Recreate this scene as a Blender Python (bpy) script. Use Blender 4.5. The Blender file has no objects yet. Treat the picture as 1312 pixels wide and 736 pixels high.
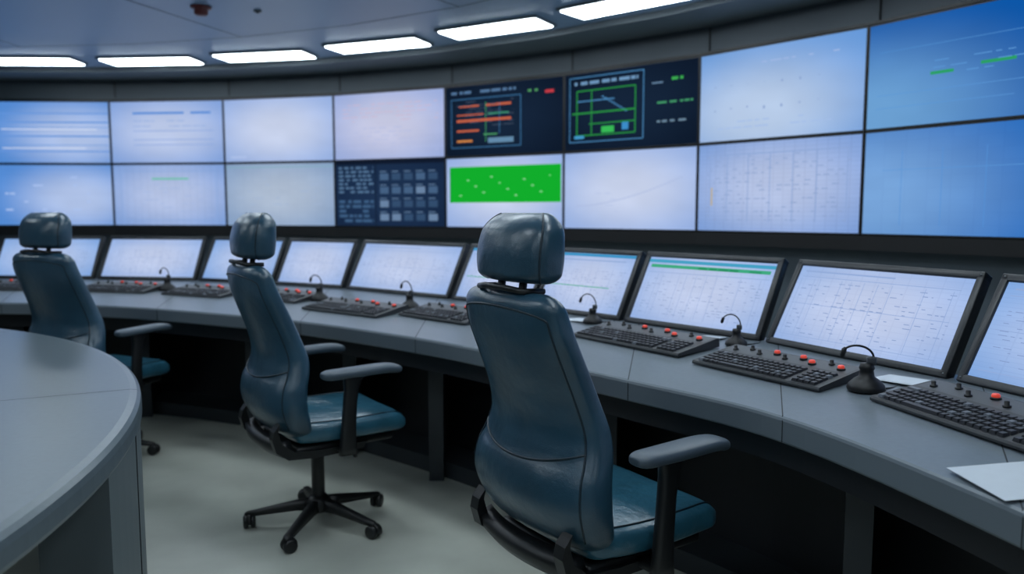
import bpy, bmesh, math, random
import numpy as np
from mathutils import Matrix, Vector
random.seed(7)
sc = bpy.context.scene
try:
    sc.view_settings.view_transform = 'Standard'
except Exception:
    pass
CAM_H = 1.38
FZ = -0.085      # floor level

# ------------------------------------------------------------------ materials
def lin(c):
    return tuple(((x/255)/12.92 if x/255 <= 0.04045 else (((x/255)+0.055)/1.055)**2.4) for x in c)

def mat(name, rgb, rough=0.5, metal=0.0, noise=0.0, nscale=20, bump=0.0, bscale=200, spec=0.5, coat=0.0, bump2=0.0, bscale2=6):
    m = bpy.data.materials.new(name); m.use_nodes = True
    nt = m.node_tree; b = nt.nodes['Principled BSDF']
    c = lin(rgb)
    b.inputs['Base Color'].default_value = (*c, 1)
    b.inputs['Roughness'].default_value = rough
    b.inputs['Metallic'].default_value = metal
    b.inputs['Specular IOR Level'].default_value = spec
    b.inputs['Coat Weight'].default_value = coat
    b.inputs['Coat Roughness'].default_value = 0.25
    tc = nt.nodes.new('ShaderNodeTexCoord')
    if noise > 0:
        n = nt.nodes.new('ShaderNodeTexNoise'); n.inputs['Scale'].default_value = nscale
        n.inputs['Detail'].default_value = 5
        nt.links.new(tc.outputs['Object'], n.inputs['Vector'])
        r = nt.nodes.new('ShaderNodeValToRGB')
        r.color_ramp.elements[0].position = 0.3; r.color_ramp.elements[1].position = 0.7
        r.color_ramp.elements[0].color = (*[x*(1-noise) for x in c], 1)
        r.color_ramp.elements[1].color = (*[min(1, x*(1+noise)) for x in c], 1)
        nt.links.new(n.outputs['Fac'], r.inputs['Fac'])
        nt.links.new(r.outputs['Color'], b.inputs['Base Color'])
    last = None
    for st, scl, dist in ((bump, bscale, 0.002), (bump2, bscale2, 0.02)):
        if st > 0:
            n = nt.nodes.new('ShaderNodeTexNoise'); n.inputs['Scale'].default_value = scl
            n.inputs['Detail'].default_value = 3
            nt.links.new(tc.outputs['Object'], n.inputs['Vector'])
            bp = nt.nodes.new('ShaderNodeBump'); bp.inputs['Strength'].default_value = st
            bp.inputs['Distance'].default_value = dist
            nt.links.new(n.outputs['Fac'], bp.inputs['Height'])
            if last: nt.links.new(last.outputs['Normal'], bp.inputs['Normal'])
            last = bp
    if last: nt.links.new(last.outputs['Normal'], b.inputs['Normal'])
    return m

def emis(name, rgb, st=1.0):
    m = bpy.data.materials.new(name); m.use_nodes = True
    nt = m.node_tree; nt.nodes.clear()
    e = nt.nodes.new('ShaderNodeEmission'); o = nt.nodes.new('ShaderNodeOutputMaterial')
    e.inputs['Color'].default_value = (*lin(rgb), 1); e.inputs['Strength'].default_value = st
    nt.links.new(e.outputs[0], o.inputs[0])
    return m

def screen_mat(name, mid, edge, st=1.0, grid=None, gc=0.9, cx=0.5, cz=0.5, rad=0.75):
    """lit display: centre hotspot and viewing-angle falloff put into the colour, plus a faint grid of table lines"""
    m = bpy.data.materials.new(name); m.use_nodes = True
    nt = m.node_tree; nt.nodes.clear(); N = nt.nodes.new; L = nt.links.new
    e = N('ShaderNodeEmission'); o = N('ShaderNodeOutputMaterial'); L(e.outputs[0], o.inputs[0])
    tc = N('ShaderNodeTexCoord'); sp = N('ShaderNodeSeparateXYZ'); L(tc.outputs['Generated'], sp.inputs[0])
    cb = N('ShaderNodeCombineXYZ'); L(sp.outputs['X'], cb.inputs['X']); L(sp.outputs['Z'], cb.inputs['Y'])
    d = N('ShaderNodeVectorMath'); d.operation = 'DISTANCE'; L(cb.outputs[0], d.inputs[0]); d.inputs[1].default_value = (cx, cz, 0)
    mr = N('ShaderNodeMapRange'); mr.inputs['From Min'].default_value = 0.1; mr.inputs['From Max'].default_value = rad
    mr.interpolation_type = 'SMOOTHSTEP'
    L(d.outputs['Value'], mr.inputs['Value'])
    mx = N('ShaderNodeMix'); mx.data_type = 'RGBA'
    mx.inputs['A'].default_value = (*lin(mid), 1); mx.inputs['B'].default_value = (*lin(edge), 1)  # bright centre and viewing-angle falloff painted as two emission colours
    L(mr.outputs['Result'], mx.inputs['Factor'])
    out = mx.outputs['Result']
    if grid:
        br = N('ShaderNodeTexBrick'); br.offset = 0.0; br.inputs['Scale'].default_value = 1
        br.inputs['Brick Width'].default_value = 1/grid[0]; br.inputs['Row Height'].default_value = 1/grid[1]
        br.inputs['Mortar Size'].default_value = 0.0035
        br.inputs['Color1'].default_value = (1, 1, 1, 1); br.inputs['Color2'].default_value = (.97, .97, .98, 1)
        br.inputs['Mortar'].default_value = (gc, gc, gc*1.02, 1)
        L(cb.outputs[0], br.inputs['Vector'])
        mu = N('ShaderNodeMix'); mu.data_type = 'RGBA'; mu.blend_type = 'MULTIPLY'; mu.inputs['Factor'].default_value = 1
        L(out, mu.inputs['A']); L(br.outputs['Color'], mu.inputs['B']); out = mu.outputs['Result']
    n = N('ShaderNodeTexNoise'); n.inputs['Scale'].default_value = 2.2; L(cb.outputs[0], n.inputs['Vector'])
    mr2 = N('ShaderNodeMapRange'); mr2.inputs['To Min'].default_value = 0.82; mr2.inputs['To Max'].default_value = 1.10
    L(n.outputs['Fac'], mr2.inputs['Value'])
    ms = N('ShaderNodeMath'); ms.operation = 'MULTIPLY'; ms.inputs[1].default_value = st
    L(mr2.outputs['Result'], ms.inputs[0]); L(ms.outputs[0], e.inputs['Strength'])
    L(out, e.inputs['Color'])
    return m

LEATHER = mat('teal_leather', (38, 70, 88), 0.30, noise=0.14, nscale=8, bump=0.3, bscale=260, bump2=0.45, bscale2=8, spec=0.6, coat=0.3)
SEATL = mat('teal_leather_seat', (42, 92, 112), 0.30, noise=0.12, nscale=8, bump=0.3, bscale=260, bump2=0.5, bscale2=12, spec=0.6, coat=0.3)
LEATHER_D = mat('leather_piping', (22, 42, 53), 0.45)
PLASTIC = mat('black_plastic', (20, 22, 24), 0.42, bump=0.1, bscale=300)
PAD = mat('armrest_pad_grey', (66, 79, 90), 0.4, bump=0.15, bscale=300)
CHROME = mat('steel_column', (90, 95, 100), 0.3, metal=0.9)
DESK = mat('desk_laminate', (104, 114, 122), 0.30, noise=0.06, nscale=60, bump=0.05, bscale=400)
DESK_E = mat('desk_edge', (98, 108, 116), 0.36)
DESK_DK = mat('desk_dark_steel', (22, 25, 30), 0.55)
DESK_MD = mat('desk_mid_steel', (42, 48, 53), 0.5)
SEAM = mat('seam_dark', (30, 34, 38), 0.6)
TABLE = mat('table_laminate', (95, 107, 114), 0.30, noise=0.05, nscale=60)
BEZ = mat('monitor_bezel', (34, 37, 41), 0.4)
BLK = mat('display_bezel_black', (8, 9, 12), 0.5)
KEYB = mat('keyboard_body', (46, 49, 53), 0.5)
KEY = mat('key_cap', (26, 28, 33), 0.45)
KEYL = mat('key_cap_legend', (92, 98, 106), 0.5)
PANEL = mat('button_panel', (62, 66, 71), 0.45)
RED = mat('red_lamp_button', (225, 62, 48), 0.35)
RED.node_tree.nodes['Principled BSDF'].inputs['Emission Color'].default_value = (.9, .10, .06, 1)
RED.node_tree.nodes['Principled BSDF'].inputs['Emission Strength'].default_value = 0.3
PAPER = mat('paper_white', (198, 206, 214), 0.7, noise=0.02, nscale=30)
LIGHT = emis('light_diffuser', (232, 246, 255), 15.0)

# ------------------------------------------------------------------ mesh builder
class MB:
    def __init__(s): s.v = []; s.f = []; s.m = []; s.s = []; s.mats = []
    def mi(s, m):
        if m not in s.mats: s.mats.append(m)
        return s.mats.index(m)
    def add(s, vs, fs, m, smooth=False, M=None):
        o = len(s.v)
        for p in vs:
            p = Vector(p)
            s.v.append(tuple(M @ p) if M else tuple(p))
        i = s.mi(m)
        for f in fs:
            s.f.append([a+o for a in f]); s.m.append(i); s.s.append(smooth)
    def box(s, c, sz, m, bev=0, seg=2, M=None, smooth=None):
        bm = bmesh.new(); bmesh.ops.create_cube(bm, size=1)
        for v in bm.verts: v.co = Vector((v.co.x*sz[0], v.co.y*sz[1], v.co.z*sz[2]))
        if bev > 0:
            bmesh.ops.bevel(bm, geom=list(bm.edges), offset=min(bev, min(sz)*0.49), segments=seg, profile=0.5, affect='EDGES')
        T = Matrix.Translation(c); T = (M @ T) if M else T
        bm.verts.index_update()
        s.add([v.co for v in bm.verts], [[v.index for v in f.verts] for f in bm.faces], m, (bev > 0) if smooth is None else smooth, T)
        bm.free()
    def loft(s, rings, m, smooth=True, cap=True, M=None, closed=True):
        n = len(rings[0]); vs = [p for r in rings for p in r]; fs = []
        for i in range(len(rings)-1):
            for j in range(n if closed else n-1):
                k = (j+1) % n
                fs.append([i*n+j, i*n+k, (i+1)*n+k, (i+1)*n+j])
        if cap:
            fs.append(list(range(n))[::-1]); fs.append([(len(rings)-1)*n+j for j in range(n)])
        s.add(vs, fs, m, smooth, M)
    def tube(s, pts, r, m, n=10, M=None):
        pts = [Vector(p) for p in pts]; rings = []
        up = Vector((0, 0, 1)); prev = None
        for i, p in enumerate(pts):
            t = (pts[min(i+1, len(pts)-1)] - pts[max(i-1, 0)]).normalized()
            if prev is None:
                a = t.cross(up)
                if a.length < 1e-3: a = t.cross(Vector((1, 0, 0)))
                a.normalize()
            else:
                a = (prev - t*prev.dot(t)).normalized()
            prev = a; b = t.cross(a)
            rr = r[i] if isinstance(r, (list, tuple)) else r
            rings.append([p + (a*math.cos(2*math.pi*k/n) + b*math.sin(2*math.pi*k/n))*rr for k in range(n)])
        s.loft(rings, m, True, True, M)
    def lathe(s, prof, m, n=24, M=None):
        s.loft([[(r*math.cos(2*math.pi*k/n), r*math.sin(2*math.pi*k/n), z) for k in range(n)] for r, z in prof], m, True, True, M)
    def build(s, name, M=None, parent=None):
        me = bpy.data.meshes.new(name); me.from_pydata(s.v, [], s.f)
        for m in s.mats: me.materials.append(m)
        me.polygons.foreach_set('material_index', s.m); me.polygons.foreach_set('use_smooth', s.s)
        me.update()
        bm = bmesh.new(); bm.from_mesh(me); bmesh.ops.recalc_face_normals(bm, faces=bm.faces); bm.to_mesh(me); bm.free()
        ob = bpy.data.objects.new(name, me); sc.collection.objects.link(ob)
        if M: ob.matrix_world = M
        if parent: ob.parent = parent
        return ob

def place(x, y, z, head_deg):
    return Matrix.Translation((x, y, z)) @ Matrix.Rotation(math.radians(head_deg), 4, 'Z')

def cr(xs, ys, x):
    xs = list(xs)
    if x <= xs[0]: return ys[0]
    if x >= xs[-1]: return ys[-1]
    i = max(k for k in range(len(xs)-1) if xs[k] <= x)
    h = xs[i+1]-xs[i]; t = (x-xs[i])/h
    def sl(k):
        if k == 0: return (ys[1]-ys[0])/(xs[1]-xs[0])
        if k == len(xs)-1: return (ys[-1]-ys[-2])/(xs[-1]-xs[-2])
        return (ys[k+1]-ys[k-1])/(xs[k+1]-xs[k-1])
    a, b = sl(i)*h, sl(i+1)*h
    return (2*t**3-3*t*t+1)*ys[i] + (t**3-2*t*t+t)*a + (-2*t**3+3*t*t)*ys[i+1] + (t**3-t*t)*b

# ------------------------------------------------------------------ room curve (video wall)
W = 1.31
heads = [-6, -14.5, -23, -31.5, -40, -48.5, -57, -65.5, -74, -82.5, -91]
right = [Vector((-4.43, 8.73))]
for h in heads:
    a = math.radians(h); right.append(right[-1] + W*Vector((math.cos(a), math.sin(a))))
left = []
p = Vector((-4.43, 8.73))
for h in (2.5, 11, 19.5):
    a = math.radians(h); p = p - W*Vector((math.cos(a), math.sin(a))); left.insert(0, p.copy())
wall_pts = left + right

def offset(pts, d):
    out = []
    for i, p in enumerate(pts):
        t = (pts[min(i+1, len(pts)-1)] - pts[max(i-1, 0)]).normalized()
        n = Vector((-t.y, t.x))
        out.append(p + n*d)
    return out

CEIL = 2.88
WALL = mat('wall_paint_dark', (68, 78, 86), 0.55, noise=0.05, nscale=3)
WALLB = mat('wall_paint_back', (120, 132, 140), 0.7)
FLOOR = mat('vinyl_floor', (184, 188, 178), 0.34, noise=0.09, nscale=4, bump=0.03, bscale=60)
CEILM = mat('ceiling_panel', (132, 156, 184), 0.34, noise=0.03, nscale=1.0)
SOFF = mat('soffit_grey', (98, 108, 114), 0.5)

outer = offset(wall_pts, 0.14)
mb = MB()
mb.loft([[(q.x, q.y, z) for q in outer] for z in (FZ, CEIL)], WALL, False, False, closed=False)
o2 = offset(wall_pts, 0.29)
mb.loft([[(q.x, q.y, z) for q in o2] for z in (FZ, CEIL)], WALL, False, False, closed=False)
mb.build('wall_front')
XL = outer[0].x; YL = outer[0].y; XR = outer[-1].x; YR = outer[-1].y; YB = -4.0
HC = (CEIL+FZ)/2; HH = CEIL-FZ
mb = MB(); mb.box((XL-0.05, (YL+YB)/2, HC), (0.1, YL-YB+.1, HH), WALLB); mb.build('wall_left')
mb = MB(); mb.box((XR+0.05, (YR+YB)/2, HC), (0.1, YR-YB, HH), WALLB); mb.build('wall_right')
mb = MB(); mb.box(((XL+XR)/2, YB-0.05, HC), (XR-XL+.2, 0.1, HH), WALLB); mb.build('wall_back')
mb = MB(); mb.box((-2, 3, FZ-0.05), (14, 15, 0.1), FLOOR); mb.build('floor')
mb = MB(); mb.box((-2, 3, CEIL+0.05), (14, 15, 0.1), CEILM); mb.build('ceiling')
so_i = offset(wall_pts, -0.42); so_o = offset(wall_pts, 0.13)
mb = MB(); rings = []
for a, b in zip(so_i, so_o):
    rings.append([(a.x, a.y, CEIL), (a.x, a.y, CEIL-0.05), (b.x, b.y, CEIL-0.05), (b.x, b.y, CEIL)])
mb.loft(rings, SOFF, False, True)
mb.build('trim_1')
mb = MB()
for d in (-1.45, -3.0):
    q = offset(wall_pts, d)
    mb.loft([[(a.x, a.y, CEIL-0.001), (b.x, b.y, CEIL-0.001)] for a, b in zip(q, offset(wall_pts, d-0.012))], SEAM, False, False, closed=False)
for i in range(1, 12, 2):
    a = offset(wall_pts, -1.45)[i]; b = offset(wall_pts, -4.2)[i]; t = (b-a).normalized(); n = Vector((-t.y, t.x))*0.006
    mb.add([(a.x-n.x, a.y-n.y, CEIL-0.0012), (a.x+n.x, a.y+n.y, CEIL-0.0012), (b.x+n.x, b.y+n.y, CEIL-0.0012), (b.x-n.x, b.y-n.y, CEIL-0.0012)], [[0, 1, 2, 3]], SEAM)
# joints of the wall cladding above the displays
for i in range(1, 14):
    q = offset(wall_pts, .136)[i]
    mb.box((q.x, q.y, 2.74), (.012, .012, .18), SEAM)
mb.build('trim_2')

# ------------------------------------------------------------------ ceiling lights
def ceiling_light(x, y, h, L=0.9, Wd=0.30):
    mb = MB()
    mb.box((0, 0, 0.0), (L+0.05, Wd+0.05, 0.02), SOFF)
    mb.box((0, 0, -0.012), (L, Wd, 0.012), LIGHT)
    mb.build('ceiling_light', place(x, y, CEIL-0.011, h))
for x, y, h in ((-4.75, 7.87, 2), (-3.55, 7.87, -5), (-2.36, 7.62, -12), (-1.2, 7.14, -22), (-0.14, 6.5, -30), (0.8, 5.75, -40),
                (1.55, 4.85, -50), (2.1, 3.8, -60),
                (-3.6, 5.0, -8), (-2.0, 4.75, -18), (-0.7, 3.9, -35), (0.2, 2.9, -50), (0.75, 1.6, -68),  # from here on: rows out of view, added to light the enclosed room
                (-3.6, 2.4, 0), (-1.9, 1.6, 0), (-0.6, 0.2, 0), (-2.6, -1.2, 0), (1.6, -1.2, 0), (-0.5, -2.2, 0), (-5.5, 4.6, 5), (-5.6, 1.2, 0)):
    ceiling_light(x, y, h)
mb = MB()
mb.lathe([(0.075, 0), (0.075, -0.012), (0.05, -0.02), (0.05, -0.05), (0.04, -0.062), (0.001, -0.064)], mat('detector_maroon', (96, 34, 34), 0.4))
mb.build('smoke_detector', Matrix.Translation((-2.28, 5.89, CEIL)))
mb = MB()
mb.lathe([(0.03, 0), (0.03, -0.01), (0.012, -0.013), (0.012, -0.02), (0.001, -0.022)], CHROME)
mb.build('sprinkler_head', Matrix.Translation((-1.9, 6.0, CEIL)))

# ------------------------------------------------------------------ displays
def rects(mb, w, h, items, y=-0.0):
    for k, (x0, z0, x1, z1, m) in enumerate(items):
        yy = y - 0.0015 - 0.0002*(k % 6)
        mb.add([(x0*w-w/2, yy, z0*h), (x1*w-w/2, yy, z0*h), (x1*w-w/2, yy, z1*h), (x0*w-w/2, yy, z1*h)], [[0, 1, 2, 3]], m)
E = {}
def ec(rgb, st=1.0):
    k = (rgb, st)
    if k not in E: E[k] = emis('display_ink_%d_%d_%d' % rgb, rgb, st)
    return E[k]
def text_rows(x0, z0, x1, z1, rows, rgb, dens=0.7, th=0.35, wmin=.02, wmax=.09):
    out = []; m = ec(rgb)
    for r in range(rows):
        z = z1 - (z1-z0)*(r+0.5)/rows; hh = (z1-z0)/rows*th/2; x = x0
        while x < x1:
            w = random.uniform(wmin, wmax)
            if random.random() < dens: out.append((x, z-hh, min(x+w, x1), z+hh, m))
            x += w + random.uniform(.008, .03)
    return out
def hline(z, x0, x1, t, rgb): return (x0, z-t/2, x1, z+t/2, ec(rgb))
def vline(x, z0, z1, t, rgb): return (x-t/2, z0, x+t/2, z1, ec(rgb))
def frame(x0, z0, x1, z1, t, rgb):
    return [hline(z0, x0, x1, t*1.8, rgb), hline(z1, x0, x1, t*1.8, rgb), vline(x0, z0, z1, t, rgb), vline(x1, z0, z1, t, rgb)]

PALE = screen_mat('screen_pale', (196, 210, 243), (134, 168, 228), 0.95)
PALE_T = screen_mat('screen_pale_table', (190, 205, 240), (130, 166, 226), 0.95, grid=(16, 22), gc=0.9)
BLUEL = screen_mat('screen_blue_left', (184, 204, 243), (88, 146, 222), 0.95, grid=(1, 26), gc=0.94, cx=.7, cz=.45)
BLUER = screen_mat('screen_blue_right', (116, 172, 226), (14, 92, 178), 0.90, cx=0.0, cz=.1, rad=1.1)
BLUER2 = screen_mat('screen_blue_right_low', (128, 176, 232), (36, 112, 198), 0.90, grid=(9, 9), gc=.95, cx=0.0, cz=.4, rad=1.1)
GREYW = screen_mat('screen_grey', (182, 198, 220), (138, 166, 204), 0.95, grid=(12, 14), gc=.95)
DARK = screen_mat('screen_dark_navy', (22, 38, 60), (14, 26, 44), 1.0)
WHITE = screen_mat('screen_white', (206, 217, 244), (154, 182, 234), 0.96)
PINK = screen_mat('screen_rose', (208, 211, 238), (160, 180, 230), 0.95, grid=(1, 20), gc=.96)
PALE7 = screen_mat('screen_pale_7', (190, 211, 241), (108, 160, 226), 0.95, cx=.4, cz=.3, rad=.9)

def content(row, col):
    R = []
    if (row, col) == ('T', 1):
        for z, t in ((.20, .02), (.30, .01), (.44, .025), (.58, .01), (.66, .025), (.80, .02)): R.append(hline(z, 0.0, 1.0, t, (100, 148, 218)))
        R += [hline(.55, .1, .9, .012, (222, 230, 246)), hline(.25, .1, .8, .012, (222, 230, 246))]
        return BLUEL, R
    if (row, col) == ('T', 2):
        R += [hline(.80, .2, .66, .035, (88, 140, 214)), hline(.80, .72, .9, .035, (88, 140, 214))]
        R += [hline(z, .2, .92, .014, (140, 168, 222)) for z in (.3, .38, .52)] + text_rows(.2, .55, .9, .72, 2, (150, 176, 224), .5, .2)
        return PALE, R
    if (row, col) == ('T', 3):
        return WHITE, [(.05, .08, .2, .1, ec((180, 198, 236)))]
    if (row, col) == ('T', 4):
        R += text_rows(.08, .55, .95, .85, 5, (204, 184, 208), .6, .2) + text_rows(.08, .1, .95, .5, 7, (178, 188, 226), .5, .2)
        return PINK, R
    if (row, col) == ('T', 5):
        O = (196, 98, 70); B = (60, 112, 158)
        R += frame(.05, .13, .66, .80, .006, B) + text_rows(.05, .86, .62, .92, 1, (84, 118, 156), .9, .6)
        R += [hline(.70, .12, .3, .024, O), hline(.70, .36, .58, .03, O), hline(.58, .1, .34, .016, O), hline(.58, .38, .56, .016, (70, 160, 126)),
              hline(.50, .1, .58, .035, O), hline(.36, .1, .3, .026, O), hline(.3, .34, .46, .016, (80, 160, 106)), hline(.22, .1, .24, .03, (204, 130, 70)),
              (.38, .18, .6, .25, ec((98, 138, 170))), vline(.36, .2, .74, .005, (70, 160, 106)), vline(.48, .3, .72, .005, B)]
        R += [(.86, .79, .93, .83, ec((196, 60, 70)))] + text_rows(.72, .8, .80, .88, 1, (80, 150, 96), .8, .4) + text_rows(.1, .4, .6, .78, 8, (70, 84, 108), .4, .2)
        return DARK, R
    if (row, col) == ('T', 6):
        G = (42, 144, 66); B = (76, 136, 186)
        R += frame(.04, .12, .62, .93, .006, B) + text_rows(.08, .83, .58, .88, 1, (110, 150, 188), 1, .8)
        R += frame(.10, .2, .56, .76, .008, G) + [hline(.48, .06, .56, .02, G), vline(.22, .2, .76, .008, G), hline(.63, .1, .4, .014, B), hline(.34, .2, .56, .014, G),
              (.3, .22, .4, .3, ec((56, 184, 86))), (.46, .24, .51, .33, ec((60, 140, 200))), (.08, .16, .16, .2, ec((66, 150, 200)))]
        for k in range(10): R.append((.3+.02*k, .66-.022*k, .32+.02*k, .675-.022*k, ec(B)))
        R += text_rows(.72, .28, .97, .32, 1, (110, 138, 160), .9, .6) + text_rows(.72, .5, .97, .54, 1, (66, 150, 104), .9, .6) + \
             text_rows(.82, .76, .9, .81, 1, (60, 170, 80), 1, .7) + text_rows(.68, .74, .76, .77, 1, (100, 130, 160), 1, .6)
        return DARK, R
    if (row, col) == ('T', 7):
        for k in range(14): R.append((.1+.06*(k % 7)*2*.9, .35+.25*(k//7)+random.uniform(-.03, .03), .112+.06*(k % 7)*2*.9, .36+.25*(k//7), ec((140, 164, 208))))
        R += text_rows(.3, .8, .9, .84, 1, (160, 184, 228), .6, .35) + text_rows(.08, .12, .9, .25, 2, (164, 190, 232), .4, .2)
        return PALE7, R
    if (row, col) == ('T', 8):
        R += [(.32, .45, .43, .478, ec((44, 158, 100))), (.55, .48, .70, .508, ec((44, 158, 100)))]
        R += [hline(.72, .06, .95, .005, (80, 142, 206)), hline(.32, .05, .9, .005, (90, 150, 214)), hline(.2, .05, .7, .005, (90, 150, 214))]
        R += text_rows(.3, .42, .8, .6, 3, (90, 150, 212), .4, .14)
        return BLUER, R
    if (row, col) == ('B', 1): return BLUEL, text_rows(.1, .2, .9, .85, 5, (170, 194, 238), .2, .2)
    if (row, col) == ('B', 2):
        R += frame(.07, .1, .93, .88, .005, (130, 164, 218)) + [hline(.76, .35, .68, .03, (110, 190, 170))] + text_rows(.12, .15, .9, .7, 9, (158, 180, 224), .4, .18)
        return PALE_T, R
    if (row, col) == ('B', 3): return GREYW, [hline(.93, .0, 1, .014, (130, 172, 186))] + text_rows(.1, .3, .9, .8, 5, (162, 182, 212), .3, .15)
    if (row, col) == ('B', 4):
        R += [vline(.38, .0, 1, .008, (16, 26, 44)), (.0, .94, 1, 1, ec((16, 26, 44)))]
        R += text_rows(.03, .5, .36, .92, 7, (84, 116, 150), .8, .5, .02, .06)
        R += text_rows(.03, .06, .36, .42, 5, (60, 92, 128), .8, .6)
        for i in range(5):
            for j in range(4):
                x = .42+.11*i; z = .1+.2*j
                c = random.choice(((68, 96, 130), (104, 130, 162), (50, 76, 108)))
                R += [(x, z, x+.08, z+.10, ec(c)), (x, z+.12, x+.06, z+.135, ec((92, 120, 152)))]
        return screen_mat('screen_navy_cells', (30, 50, 80), (22, 40, 68), 1.0), R
    if (row, col) == ('B', 5):
        R += [(0.03, .36, .99, .86, ec((18, 172, 44)))]
        for k in range(12):
            x = .12+.07*k; R.append((x, .45+.3*((k*5) % 7)/7, x+.02, .465+.3*((k*5) % 7)/7, ec((160, 226, 174))))
        R.append((.03, .36, .045, .86, ec((24, 150, 60))))
        return WHITE, R
    if (row, col) == ('B', 6):
        for k in range(30):
            x = .1+.027*k; z = .3+.35*(k/30)**1.7; R.append((x, z, x+.028, z+.009, ec((168, 184, 222))))
        R += text_rows(.1, .2, .5, .5, 4, (182, 196, 230), .3, .14)
        return WHITE, R
    if (row, col) == ('B', 7):
        R += text_rows(.06, .12, .95, .86, 16, (140, 162, 206), .38, .2, .01, .04)
        for x in (.08, .2, .34, .48, .62, .76, .93): R.append(vline(x, .12, .86, .005, (138, 164, 212)))
        R += [hline(.86, .08, .93, .01, (138, 164, 212)), (.09, .3, .1, .5, ec((190, 172, 130)))]
        return PALE_T, R
    if (row, col) == ('B', 8):
        for x in (.2, .4, .6, .8): R.append(vline(x, .1, .8, .003, (84, 144, 212)))
        R += [hline(.62, .1, .9, .005, (90, 150, 214))]
        return BLUER2, R
    return (BLUEL if col < 2 else BLUER), text_rows(.1, .2, .9, .85, 8, (140, 180, 230), .3, .2)

PH = 0.685; ZB = 1.225
for i in range(1, 11):
    a, b = wall_pts[i+0], wall_pts[i+1]
    c = (a+b)/2; ang = math.degrees(math.atan2(b.y-a.y, b.x-a.x)); w = (b-a).length
    for row, z0 in (('B', ZB), ('T', ZB+PH)):
        m, R = content(row, i-1)
        mb = MB()
        mb.box((0, 0.052, PH/2), (w-0.006, 0.10, PH-0.004), BLK)
        e = .013
        mb.add([(-w/2+e, 0, e), (w/2-e, 0, e), (w/2-e, 0, PH-e), (-w/2+e, 0, PH-e)], [[0, 1, 2, 3]], m)
        rects(mb, w-2*e, PH, R)
        mb.build('video_wall_display', place(c.x, c.y, z0, ang))
mb = MB()
seg = wall_pts[1:12]
for z0, z1, d0 in ((ZB-0.10, ZB-0.003, 0.0), (ZB+2*PH+0.002, ZB+2*PH+0.02, 0.0)):
    mb.loft([[(p.x, p.y, z0), (p.x, p.y, z1), (q.x, q.y, z1), (q.x, q.y, z0)] for p, q in zip(offset(seg, d0), offset(seg, .135))], BLK, False, True)
mb.build('video_wall_frame')

# ------------------------------------------------------------------ curved control desk
F = [(-7.2, 4.5), (-6.0, 4.9), (-4.6, 5.15), (-3.4, 5.16), (-2.6, 4.99), (-1.85, 4.66), (-1.166, 4.266), (-.69, 3.90), (-.218, 3.47), (.417, 2.757), (.795, 2.245), (1.027, 1.516), (1.16, .75), (1.20, 0.0), (1.18, -.8)]
B = [(-7.4, 5.6), (-6.2, 6.1), (-4.95, 6.35), (-3.95, 6.38), (-2.95, 6.25), (-2.1, 5.98), (-1.3, 5.56), (-.75, 5.13), (-.15, 4.58), (.62, 3.77), (1.1, 3.19), (1.47, 2.4), (1.75, 1.5), (1.90, .7), (1.95, -.2)]
idx = list(range(len(F)))
def FP(s): return Vector((cr(idx, [p[0] for p in F], s), cr(idx, [p[1] for p in F], s)))
def BP(s): return Vector((cr(idx, [p[0] for p in B], s), cr(idx, [p[1] for p in B], s)))
ZF, ZK = 0.78, 0.84
dense = [(s, FP(s), BP(s)) for s in np.linspace(0, len(F)-1, 500)]
def desk_z(x, y):
    P = Vector((x, y)); best = (9, 0)
    for s, a, b in dense:
        d = b-a; t = (P-a).dot(d)/d.dot(d); e = (a+d*t-P).length
        if e < best[0]: best = (e, t)
    return ZF + (ZK-ZF)*best[1]

mb = MB(); rings = []
ss = np.linspace(0, len(F)-1, 113)
for s in ss:
    a, b = FP(s), BP(s); d = (b-a).normalized()
    def P(off, z, base=a): q = base + d*off; return (q.x, q.y, z)
    rings.append([P(.03, .700), P(.006, .702), P(0, .708), P(0, .768), P(.004, .776), P(.014, .7805), P(0, ZK, b), P(.10, ZK, b), P(.10, ZK-.06, b), P(.05, .72, b)])
n = len(rings[0])
mb.loft(rings, DESK, False, True)
ei = mb.mi(DESK_E)
cnt = 0
for i in range(len(rings)-1):
    for j in range(n):
        if j in (0, 1, 2, 3): mb.m[cnt] = ei
        cnt += 1
for s in (1.5, 3, 4.5, 6, 7.5, 9, 10, 11, 12.3):
    a, b = FP(s), BP(s); d = (b-a).normalized(); nn = Vector((-d.y, d.x))*0.0018
    pts = []
    for q, z in ((a-d*.001, .705), (a-d*.001, .768), (a+d*.014, .782), (b, ZK+.001)):
        pts.append([(q.x-nn.x, q.y-nn.y, z), (q.x+nn.x, q.y+nn.y, z)])
    mb.loft(pts, SEAM, False, False, closed=False)
def strip(t0, t1, z0, z1, m):
    rr = []
    for s in ss:
        a, b = FP(s), BP(s); p0 = a.lerp(b, t0); p1 = a.lerp(b, t1)
        rr.append([(p0.x, p0.y, z0), (p0.x, p0.y, z1), (p1.x, p1.y, z1), (p1.x, p1.y, z0)])
    mb.loft(rr, m, False, True)
strip(.78, .82, FZ, .74, DESK_DK)
strip(.50, .78, FZ, FZ+.09, DESK_MD)
strip(.12, .16, .60, .70, DESK_DK)
for k, s in enumerate((.7, 1.85, 3.0, 4.15, 5.3, 6.45, 7.6, 8.85, 10.45, 11.6, 12.8, 13.7)):
    a, b = FP(s), BP(s); d = b-a; ang = math.degrees(math.atan2(d.y, d.x)); L = d.length
    M = place(a.x, a.y, 0, ang)
    hh = .70-FZ; zc = FZ+hh/2
    mb.box((L*.60, 0, zc), (L*.34, .05, hh), DESK_DK, M=M)
    mb.box((L*.43, 0, zc), (.03, .08, hh), DESK_MD, M=M)
    mb.box((L*.30, 0, .66), (L*.3, .04, .07), DESK_DK, M=M)
mb.build('curved_control_desk')

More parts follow.
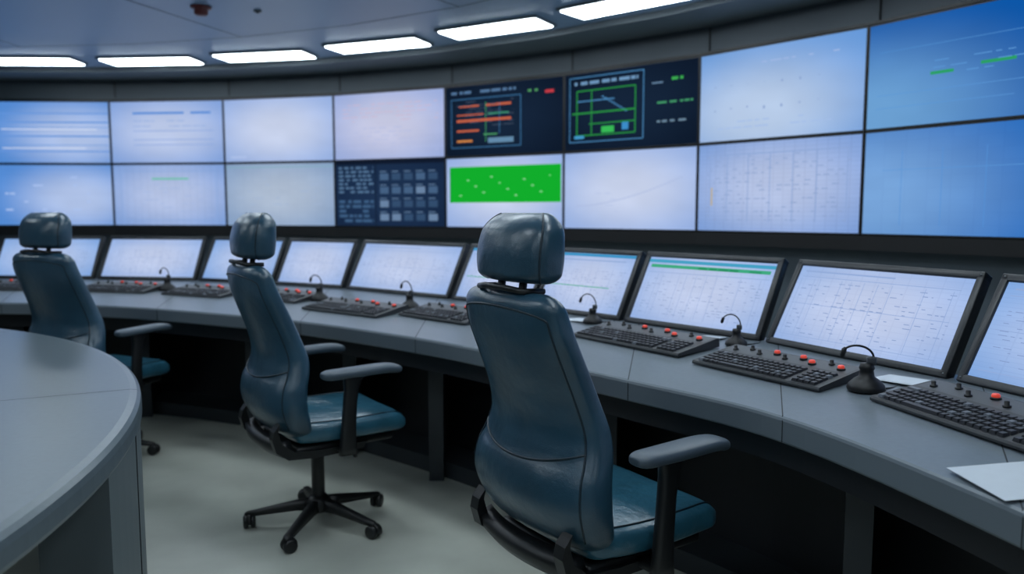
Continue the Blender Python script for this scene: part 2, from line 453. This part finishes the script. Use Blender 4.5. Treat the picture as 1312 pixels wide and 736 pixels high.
# ------------------------------------------------------------------ desk monitors
MS = {'a': screen_mat('monitor_sheet', (202, 215, 246), (152, 184, 236), 0.96, grid=(12, 18), gc=.93),
      'b': screen_mat('monitor_sheet_blue', (188, 207, 244), (128, 172, 232), 0.96, grid=(7, 24), gc=.93)}
def desk_monitor(P, Q, kind, H=0.385, lean=28):
    P = Vector(P); Q = Vector(Q); w = (Q-P).length-0.012; c = (P+Q)/2
    ang = math.degrees(math.atan2(Q.y-P.y, Q.x-P.x))
    mb = MB(); b = .026
    mb.box((0, .022, b/2), (w, .044, b), BEZ, .004)
    mb.box((0, .022, H-b/2), (w, .044, b), BEZ, .004)
    mb.box((-w/2+b/2, .022, H/2), (b, .044, H-.004), BEZ, .004)
    mb.box((w/2-b/2, .022, H/2), (b, .044, H-.004), BEZ, .004)
    mb.box((0, .036, H/2), (w-.02, .03, H-.02), BLK)
    sw = w-2*b; sh = H-2*b
    mb.add([(-sw/2, .010, b), (sw/2, .010, b), (sw/2, .010, b+sh), (-sw/2, .010, b+sh)], [[0, 1, 2, 3]], MS['b' if kind in (1, 5) else 'a'])
    R = []
    T1 = (132, 154, 200); T2 = (146, 170, 216)
    if kind == 2: R += [hline(.94, .0, 1, .05, (70, 160, 196)), hline(.86, .03, .97, .05, (64, 168, 128))] + text_rows(.04, .83, .95, .88, 1, (40, 140, 96), .6, .6) + [hline(.76, .03, .97, .008, T2)]
    if kind == 3: R += [hline(.97, .0, 1, .05, (60, 146, 196)), hline(.88, .03, .9, .02, T2), hline(.42, .05, .8, .016, (90, 176, 150))]
    if kind in (2, 3, 4, 0): R += [vline(x, .08, .84 if kind == 4 else .74, .003, T2) for x in (.03, .12, .16, .3, .36, .44, .52, .6, .78, .92)]
    R += [hline(.93, .04, .6, .018, T2), hline(.86, .03, .95, .008, T2), hline(.5, .03, .95, .006, T2), hline(.08, .03, .95, .006, T2)] if kind in (0, 4, 1) else []
    R += text_rows(.05, .1, .95, .82 if kind == 4 else .72, 15, T1, .36, .17, .008, .04)
    RR = [(x0, z0*sh/1.0, x1, z1*sh, m) for x0, z0, x1, z1, m in R]
    for k, (x0, z0, x1, z1, m) in enumerate(RR):
        yy = .0095-.0002*(k % 6)-.0008
        mb.add([(x0*sw-sw/2, yy, b+z0), (x1*sw-sw/2, yy, b+z0), (x1*sw-sw/2, yy, b+z1), (x0*sw-sw/2, yy, b+z1)], [[0, 1, 2, 3]], m)
    for sx in (-1, 1):
        for z in (.013, H-.013):
            mb.tube([(sx*(w/2-.013), -.001, z), (sx*(w/2-.013), .004, z)], .004, CHROME, 8)
    Lr = Matrix.Rotation(math.radians(-lean), 4, 'X'); Li = Lr.inverted()
    for sx in (-1, 1):
        x = sx*w*.3
        ps = [Li @ Vector(q) for q in ((x, .03, .002), (x, .09, .002), (x, .17, .25))]
        ps2 = [p+Vector((.03, 0, 0)) for p in ps]
        mb.add(ps+ps2, [[0, 1, 2], [3, 5, 4], [0, 3, 4, 1], [1, 4, 5, 2], [2, 5, 3, 0]], DESK_DK)
    mb.build('desk_monitor', place(c.x, c.y, ZK+.004, ang) @ Lr)
mons = [((-5.15, 6.28), (-4.3, 6.36), 0), ((-4.28, 6.36), (-3.39, 6.30), 1), ((-3.37, 6.30), (-2.50, 6.14), 0), ((-2.48, 6.13), (-1.80, 5.83), 1), ((-1.79, 5.82), (-1.20, 5.50), 0),
        ((-1.18, 5.48), (-.40, 4.83), 0), ((-.385, 4.815), (.10, 4.33), 3), ((.105, 4.325), (.535, 3.85), 3), ((.545, 3.835), (1.04, 3.24), 2), ((1.05, 3.22), (1.41, 2.49), 4),
        ((1.42, 2.47), (1.72, 1.62), 1), ((1.725, 1.6), (1.87, .75), 0), ((1.875, .73), (1.93, -.1), 4)]
for P, Q, k in mons: desk_monitor(P, Q, k)

# ------------------------------------------------------------------ keyboards with button strip
def control_keyboard(x, y, h, L=.58, D=.25):
    mb = MB()
    def top(yy): return .012 + (yy+D/2)/D*.024
    vs = []
    for sx in (-1, 1):
        vs += [(sx*L/2, -D/2, .001), (sx*L/2, D/2, .001), (sx*L/2, D/2, top(D/2)), (sx*L/2, D/2-.01, top(D/2)+.002), (sx*L/2, -D/2+.004, top(-D/2)+.002), (sx*L/2, -D/2, top(-D/2)-.004)]
    mb.add(vs, [[0, 1, 2, 3, 4, 5], [11, 10, 9, 8, 7, 6]] + [[k, (k+1) % 6, 6+(k+1) % 6, 6+k] for k in range(6)], KEYB)
    y0, y1 = .035, D/2-.012
    mb.add([(-L/2+.012, y0, top(y0)+.003), (L/2-.012, y0, top(y0)+.003), (L/2-.012, y1, top(y1)+.003), (-L/2+.012, y1, top(y1)+.003)], [[0, 1, 2, 3]], PANEL)
    kw = .0235; rows = 5; x_start = -L/2+.02
    ncol = int((L-.04)/kw)
    for r in range(rows):
        yy = -D/2+.022+r*.0255
        c = 0
        while c < ncol:
            span = 1
            if r == 0 and c == 4: span = 6
            elif c == 0: span = random.choice((1, 2))
            if c in (ncol-5,): c += 1; continue
            span = min(span, ncol-c)
            xa = x_start+c*kw+.0015; xb = x_start+(c+span)*kw-.0015; za = top(yy)+.001; zb = za+.009
            i = .0025; d = .0110
            m = KEYL if (random.random() < .12) else KEY
            mb.add([(xa, yy-d, za), (xb, yy-d, za), (xb, yy+d, za), (xa, yy+d, za), (xa+i, yy-d+i, zb), (xb-i, yy-d+i, zb), (xb-i, yy+d-i, zb), (xa+i, yy+d-i, zb)],
                   [[4, 5, 6, 7], [0, 1, 5, 4], [1, 2, 6, 5], [2, 3, 7, 6], [3, 0, 4, 7]], m)
            c += span
    for k in range(9):
        bx = -L/2+.05+k*(L-.1)/8; by = (y0+y1)/2+(.016 if k % 2 else -.014)
        T = Matrix.Translation((bx, by, top(by)+.002))
        if k in (3, 5, 6, 8):
            mb.lathe([(.0145, 0), (.0145, .005), (.012, .007), (.011, .007)], BLK, 14, T)
            mb.lathe([(.0115, .004), (.0115, .012), (.009, .016), (.001, .017)], RED, 14, T)
        else:
            mb.lathe([(.011, 0), (.011, .005), (.007, .006), (.007, .016), (.005, .018), (.001, .018)], BLK, 14, T)
    z = desk_z(x, y)
    mb.build('control_keyboard', place(x, y, z+.0025, h) @ Matrix.Rotation(math.radians(3.6), 4, 'X'))
for a in ((1.285, 2.06, -76, .62), (.94, 2.76, -58, .56), (.565, 3.36, -54, .64), (-.35, 4.22, -44, .55), (-.93, 4.56, -38, .66), (-1.52, 5.12, -32, .5), (-2.15, 5.42, -25, .55), (-2.86, 5.68, -15, .6), (-3.75, 5.82, -4, .6), (1.50, 1.2, -84, .6)):
    control_keyboard(*a)

# ------------------------------------------------------------------ gooseneck microphones
def microphone(x, y, h, s=1.0, tall=1.0):
    mb = MB()
    mb.lathe([(.052, 0), (.054, .006), (.05, .018), (.036, .032), (.022, .042), (.019, .06), (.022, .066), (.018, .08), (.001, .082)], BLK, 24)
    mb.box((.012, .0, .088), (.026, .02, .026), PANEL, .005)
    pts = []
    for k in range(15):
        a = math.pi*k/14*.82
        pts.append((.018-.045*(1-math.cos(a)), 0, .095+.045*tall*math.sin(a)+.008*math.sin(a/2)))
    mb.tube(pts, .0032, PLASTIC, 8)
    e = Vector(pts[-1]); mb.tube([e+Vector((.004, 0, .006)), e, e-Vector((.005, 0, .018)), e-Vector((.006, 0, .024))], [.004, .0075, .0075, .004], BLK, 12)
    mb.tube([(.05, .0, .006), (.08, .02, .005), (.11, .05, .006), (.12, .10, .008)], .003, BLK, 6)
    mb.build('gooseneck_microphone', place(x, y, desk_z(x, y)+.001, h) @ Matrix.Scale(s, 4))
for a in ((1.128, 2.445, -10, 1.08, .7), (.93, 3.20, -15, .85, 1.1), (.40, 3.84, -15, .9, 1.3), (-.60, 4.55, -40, 1.05, 1.1), (-1.24, 5.00, -30, 1.1, 1.0), (-2.50, 5.64, -30, 1.1, 1.0)):
    microphone(*a)

def sheet(x, y, h, w=.21, l=.297, n=1):
    mb = MB()
    for k in range(n):
        mb.box((0.006*k, 0.004*k, .0012+.0012*k), (w, l, .0008), PAPER)
    mb.build('paper_sheet', place(x, y, desk_z(x, y)+.003, h) @ Matrix.Rotation(math.radians(2.0), 4, 'X') @ Matrix.Rotation(math.radians(-3.0), 4, 'Y'))
sheet(1.155, 1.665, 5, .297, .19, 1)
sheet(1.27, 2.52, -62, .16, .10, 2)
sheet(.86, 3.36, -55, .12, .08, 1)
sheet(.34, 3.93, -50, .14, .10, 1)

# ------------------------------------------------------------------ foreground curved table
C = Vector((-4.08, 1.25)); RO = 3.13; RI = 2.25
mb = MB(); rings = []
angs = [math.radians(a) for a in np.arange(-75, 125, 1.5)]
prof = [(RI, .70), (RI, .78), (RO-.035, .78), (RO-.014, .776), (RO-.003, .766), (RO, .75), (RO, .715), (RO-.006, .702), (RO-.02, .695), (RO-.05, .695)]
for a in angs: rings.append([(C.x+r*math.cos(a), C.y+r*math.sin(a), z) for r, z in prof])
mb.loft(rings, TABLE, False, True)
def arcwall(r0, r1, a0, a1, z0, z1, m):
    rr = [[(C.x+r*math.cos(a), C.y+r*math.sin(a), z) for r, z in ((r0, z0), (r0, z1), (r1, z1), (r1, z0))] for a in [math.radians(x) for x in np.linspace(a0, a1, 40)]]
    mb.loft(rr, m, False, True)
PNL = mat('table_panel', (94, 104, 108), 0.5, noise=.03, nscale=4)
arcwall(2.95, 3.122, 13, 75, FZ, .70, PNL)
arcwall(2.70, 2.80, -74, 13, FZ, .70, DESK_MD)
arcwall(2.70, 2.80, 75, 123, FZ, .70, DESK_MD)
arcwall(2.95, 3.124, 20.2, 20.35, FZ, .70, SEAM)
for aa in (-40, -8, 26, 60, 95):
    a = math.radians(aa); t = Vector((-math.sin(a), math.cos(a)))*.002
    pr = [(RI+.01, .7806), (RO-.035, .7806), (RO-.012, .777), (RO+.0006, .752), (RO+.0006, .712)]
    mb.loft([[(C.x+r*math.cos(a)-t.x, C.y+r*math.sin(a)-t.y, z), (C.x+r*math.cos(a)+t.x, C.y+r*math.sin(a)+t.y, z)] for r, z in pr], SEAM, False, False, closed=False)
mb.build('curved_side_counter')

# ------------------------------------------------------------------ chairs
def sec(w, t, n, k, N=44):
    out = []
    for i in range(N):
        a = 2*math.pi*i/N; c, s = math.cos(a), math.sin(a)
        x = w/2*math.copysign(abs(c)**(2/n), c); y = t/2*math.copysign(abs(s)**(2/n), s)
        out.append((x, y + k*(x/(w/2))**2 if w > 0 else y))
    return out
NB = 3.3
BZ = [.40, .47, .55, .63, .70, .76, .85, .95, 1.05, 1.155]
BYC = [-.172, -.205, -.232, -.232, -.210, -.204, -.226, -.262, -.295, -.315]
BW = [.51, .58, .61, .595, .56, .53, .50, .485, .475, .45]
BT = [.12, .145, .158, .152, .134, .122, .115, .115, .11, .095]
BK = [.03, .04, .045, .05, .05, .05, .045, .04, .03, .02]
def bpar(z):
    return cr(BZ, BYC, z), cr(BZ, BW, z), cr(BZ, BT, z), cr(BZ, BK, z)
def endscale(d, R):
    if d >= R: return 1.0
    return math.sqrt(max(0.0, 1-(1-d/R)**2))
def office_chair(x, y, head, base_rot=26):
    mb = MB()
    z0, z1 = .40, 1.155
    rings = []
    K = 60
    for i in range(K+1):
        u = i/K; u = .5-.5*math.cos(math.pi*u); z = z0+(z1-z0)*u
        yc, w, t, k = bpar(z)
        q = min(endscale(z1-z, .05), endscale(z-z0, .07)); q = max(q, .03)
        w2 = w - .12*(1-q); t2 = max(t*(.12+.88*q) if q < 1 else t, .01)
        # soft crease where the lumbar seam pulls the leather in
        cz = math.exp(-((z-.675)/.012)**2)*.006
        rings.append([(px, yc+py+(cz if py < 0 else 0), z) for px, py in sec(w2, t2, NB, k)])
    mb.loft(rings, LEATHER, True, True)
    def rear(z, xn, off=.0):
        yc, w, t, k = bpar(z)
        return (xn*w/2, yc - t/2*(1-abs(xn)**NB)**(1/NB) + k*xn*xn - off, z)
    path = [rear(z, -.90) for z in np.linspace(.46, 1.08, 30)]
    top = [rear(1.08+.035*math.sin(a), -.90*math.cos(a)) for a in np.linspace(0.15, math.pi-.15, 24)]
    path2 = [rear(z, .90) for z in np.linspace(1.08, .46, 30)]
    mb.tube(path+top+path2, .0034, LEATHER_D, 6)
    mb.tube([rear(.665+.055*xn*xn, xn) for xn in np.linspace(-.9, .9, 26)], .0034, LEATHER_D, 6)
    def front(z, xn):
        yc, w, t, k = bpar(z)
        return (xn*w/2, yc + t/2*(1-abs(xn)**NB)**(1/NB) + k*xn*xn, z)
    for xn in (-.72, .72): mb.tube([front(z, xn) for z in np.linspace(.5, 1.1, 24)], .003, LEATHER_D, 6)
    # ---- headrest
    hz0, hz1 = 1.178, 1.378; yc0 = -.285
    rings = []
    for i in range(31):
        u = .5-.5*math.cos(math.pi*i/30); z = hz0+(hz1-hz0)*u
        q = max(min(endscale(hz1-z, .06), endscale(z-hz0, .028)), .04)
        w = cr([0, .4, .75, 1], [.335, .345, .33, .285], u); t = cr([0, .35, .8, 1], [.12, .14, .12, .095], u)
        yc = yc0 + cr([0, .5, 1], [.0, .006, .022], u)
        rings.append([(px, yc+py, z) for px, py in sec(w-.08*(1-q), max(t*(.1+.9*q), .01), 3.2, .02, 40)])
    mb.loft(rings, LEATHER, True, True)
    for j in (23, 37):
        mb.tube([rings[i][j] for i in range(2, 29)], .0032, LEATHER_D, 6)
    for sx in (-1, 1):
        mb.tube([(sx*.055, -.290, 1.10), (sx*.055, -.290, 1.16), (sx*.055, -.285, 1.20)], .012, PLASTIC, 10)
    mb.tube([(-.12, -.262, 1.158), (-.115, -.330, 1.160), (-.05, -.352, 1.168), (.05, -.352, 1.168), (.115, -.330, 1.160), (.12, -.262, 1.158)], .009, PLASTIC, 8)
    # ---- seat cushion
    rings = []
    y0, y1 = -.19, .345
    for i in range(37):
        u = .5-.5*math.cos(math.pi*i/36); yy = y0+(y1-y0)*u
        q = max(min(endscale(y1-yy, .07), endscale(yy-y0, .05)), .03)
        w = cr([0, .3, .7, 1], [.50, .565, .565, .515], u)-.07*(1-q)
        t = .115*(.12+.88*q); zc = .422+cr([0, .5, .85, 1], [.004, .0, -.002, -.018], u)
        rr = []
        for px, pz in sec(w, t, 3.4, 0, 40):
            e = (px/(w/2))**2
            rr.append((px, yy, zc+pz+(.014*e-.006 if pz > 0 else .0)))
        rings.append(rr)
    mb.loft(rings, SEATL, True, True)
    for j in (4, 16):
        mb.tube([tuple(Vector(r[j])+Vector((0, 0, .001))) for r in rings[2:35]], .0032, LEATHER_D, 6)
    # ---- seat pan, mechanism, back carrier
    mb.box((0, .05, .352), (.46, .46, .035), PLASTIC, .012)
    mb.box((0, .0, .315), (.20, .28, .06), PLASTIC, .015)
    for sx in (-1, 1):
        prof = [(.10, .340), (-.12, .335), (-.24, .345), (-.292, .385), (-.308, .44), (-.300, .475)]
        ptsA = [Vector((sx*.225, a+.030, b)) for a, b in prof]
        mb.loft([[p+Vector((-.022, -.010, -.018)), p+Vector((.022, -.010, -.018)), p+Vector((.022, .016, .014)), p+Vector((-.022, .016, .014))] for p in ptsA], PLASTIC, False, True)
    rr = []
    for xx in np.linspace(-.24, .24, 13):
        k = .04*(xx/.24)**2
        rr.append([(xx, -.27+k, .335), (xx, -.295+k, .365), (xx, -.30+k, .40), (xx, -.25+k, .415), (xx, -.225+k, .335)])
    mb.loft(rr, PLASTIC, True, True)
    mb.tube([(.16, .06, .32), (.27, .06, .315), (.30, .06, .312)], [.006, .006, .009], PLASTIC, 8)
    # ---- arms
    for sx in (-1, 1):
        ax = sx*.318
        mb.box((sx*.23, .03, .342), (.18, .07, .022), PLASTIC, .006)
        rr = []
        for z, yy, dx, wy in ((.330, .02, 0, .085), (.36, .018, .004, .075), (.45, .02, .006, .064), (.56, .03, .004, .060), (.62, .040, 0, .064), (.66, .048, 0, .085), (.672, .055, 0, .12)):
            c = ax+sx*dx
            rr.append([(c+.020*math.copysign(abs(math.cos(t))**.6, math.cos(t)), yy+wy/2*math.copysign(abs(math.sin(t))**.6, math.sin(t)), z) for t in np.linspace(0, 2*math.pi, 17)[:-1]])
        mb.loft(rr, PLASTIC, True, True)
        rr = []
        for i in range(25):
            u = .5-.5*math.cos(math.pi*i/24); yy = -.095+.37*u
            q = max(min(endscale(.275-yy, .045), endscale(yy+.095, .045)), .05)
            w = cr([0, .5, 1], [.086, .10, .09], u)*(.3+.7*q); t = .042*(.3+.7*q)
            zc = .690+cr([0, .4, .8, 1], [-.002, .0, .002, -.008], u)
            rr.append([(ax+px, yy, zc+pz) for px, pz in sec(w, t, 2.8, 0, 24)])
        mb.loft(rr, PAD, True, True)
    # ---- gas column and five-star base
    TB = Matrix.Translation((0, 0, FZ))
    mb.lathe([(.045, .30), (.045, .26), (.030, .25), (.030, .10+FZ+.04), (.034, .13+FZ), (.034, .07+FZ), (.001, .07+FZ)], PLASTIC, 20)
    mb.lathe([(.001, .335), (.018, .335), (.018, .20), (.001, .20)], CHROME, 16)
    mb.lathe([(.001, .145), (.036, .145), (.058, .115), (.058, .075), (.04, .065), (.001, .065)], PLASTIC, 20, TB)
    for k in range(5):
        a = math.radians(72*k+base_rot); M = TB @ Matrix.Rotation(a, 4, 'Z')
        rr = []
        for r, zt, zb, w in ((.03, .132, .075, .054), (.10, .122, .078, .050), (.20, .102, .068, .042), (.29, .084, .058, .038), (.325, .078, .056, .036), (.338, .070, .060, .024)):
            rr.append([(r, -w/2, zb), (r, -w/2*.75, zt-.004), (r, 0, zt), (r, w/2*.75, zt-.004), (r, w/2, zb)])
        mb.loft(rr, PLASTIC, True, True, M)
        mb.tube([(.318, 0, .062), (.318, 0, .03)], .008, PLASTIC, 8, M)
        Mc = M @ Matrix.Translation((.318, 0, 0)) @ Matrix.Rotation(.6*k, 4, 'Z')
        for sy in (-1, 1):
            mb.tube([(.008, sy*.006, .031), (.008, sy*.009, .031), (.008, sy*.024, .031), (.008, sy*.028, .031)], [.026, .031, .031, .022], PLASTIC, 18, Mc)
        mb.tube([(.008, -.012, .031), (.008, .012, .031)], .012, CHROME, 10, Mc)
        rr = []
        for b in np.linspace(-.2, math.pi*.75, 9):
            rr.append([(.008+.036*math.cos(b), -.008, .031+.036*math.sin(b)), (.008+.036*math.cos(b), .008, .031+.036*math.sin(b)), (.008+.026*math.cos(b), .008, .031+.026*math.sin(b)), (.008+.026*math.cos(b), -.008, .031+.026*math.sin(b))])
        mb.loft(rr, PLASTIC, True, True, Mc)
    return mb.build('office_chair', place(x, y, 0.0, head-90))
office_chair(.24, 2.43, 34)
office_chair(-.91, 3.56, 35)
office_chair(-2.50, 4.61, 66)

# ------------------------------------------------------------------ world and camera
w = bpy.data.worlds.new('World'); sc.world = w; w.use_nodes = True
w.node_tree.nodes['Background'].inputs[0].default_value = (.35, .45, .6, 1); w.node_tree.nodes['Background'].inputs[1].default_value = .2
cam = bpy.data.cameras.new('camera'); co = bpy.data.objects.new('camera', cam); sc.collection.objects.link(co)
cam.sensor_width = 36; cam.lens = 36*1000/1312
co.location = (0, 0, CAM_H)
co.rotation_euler = (math.radians(90) - math.atan(.096), 0, 0)
cam.dof.use_dof = True; cam.dof.focus_distance = 2.3; cam.dof.aperture_fstop = 2.0
cam.clip_start = .05
sc.camera = co
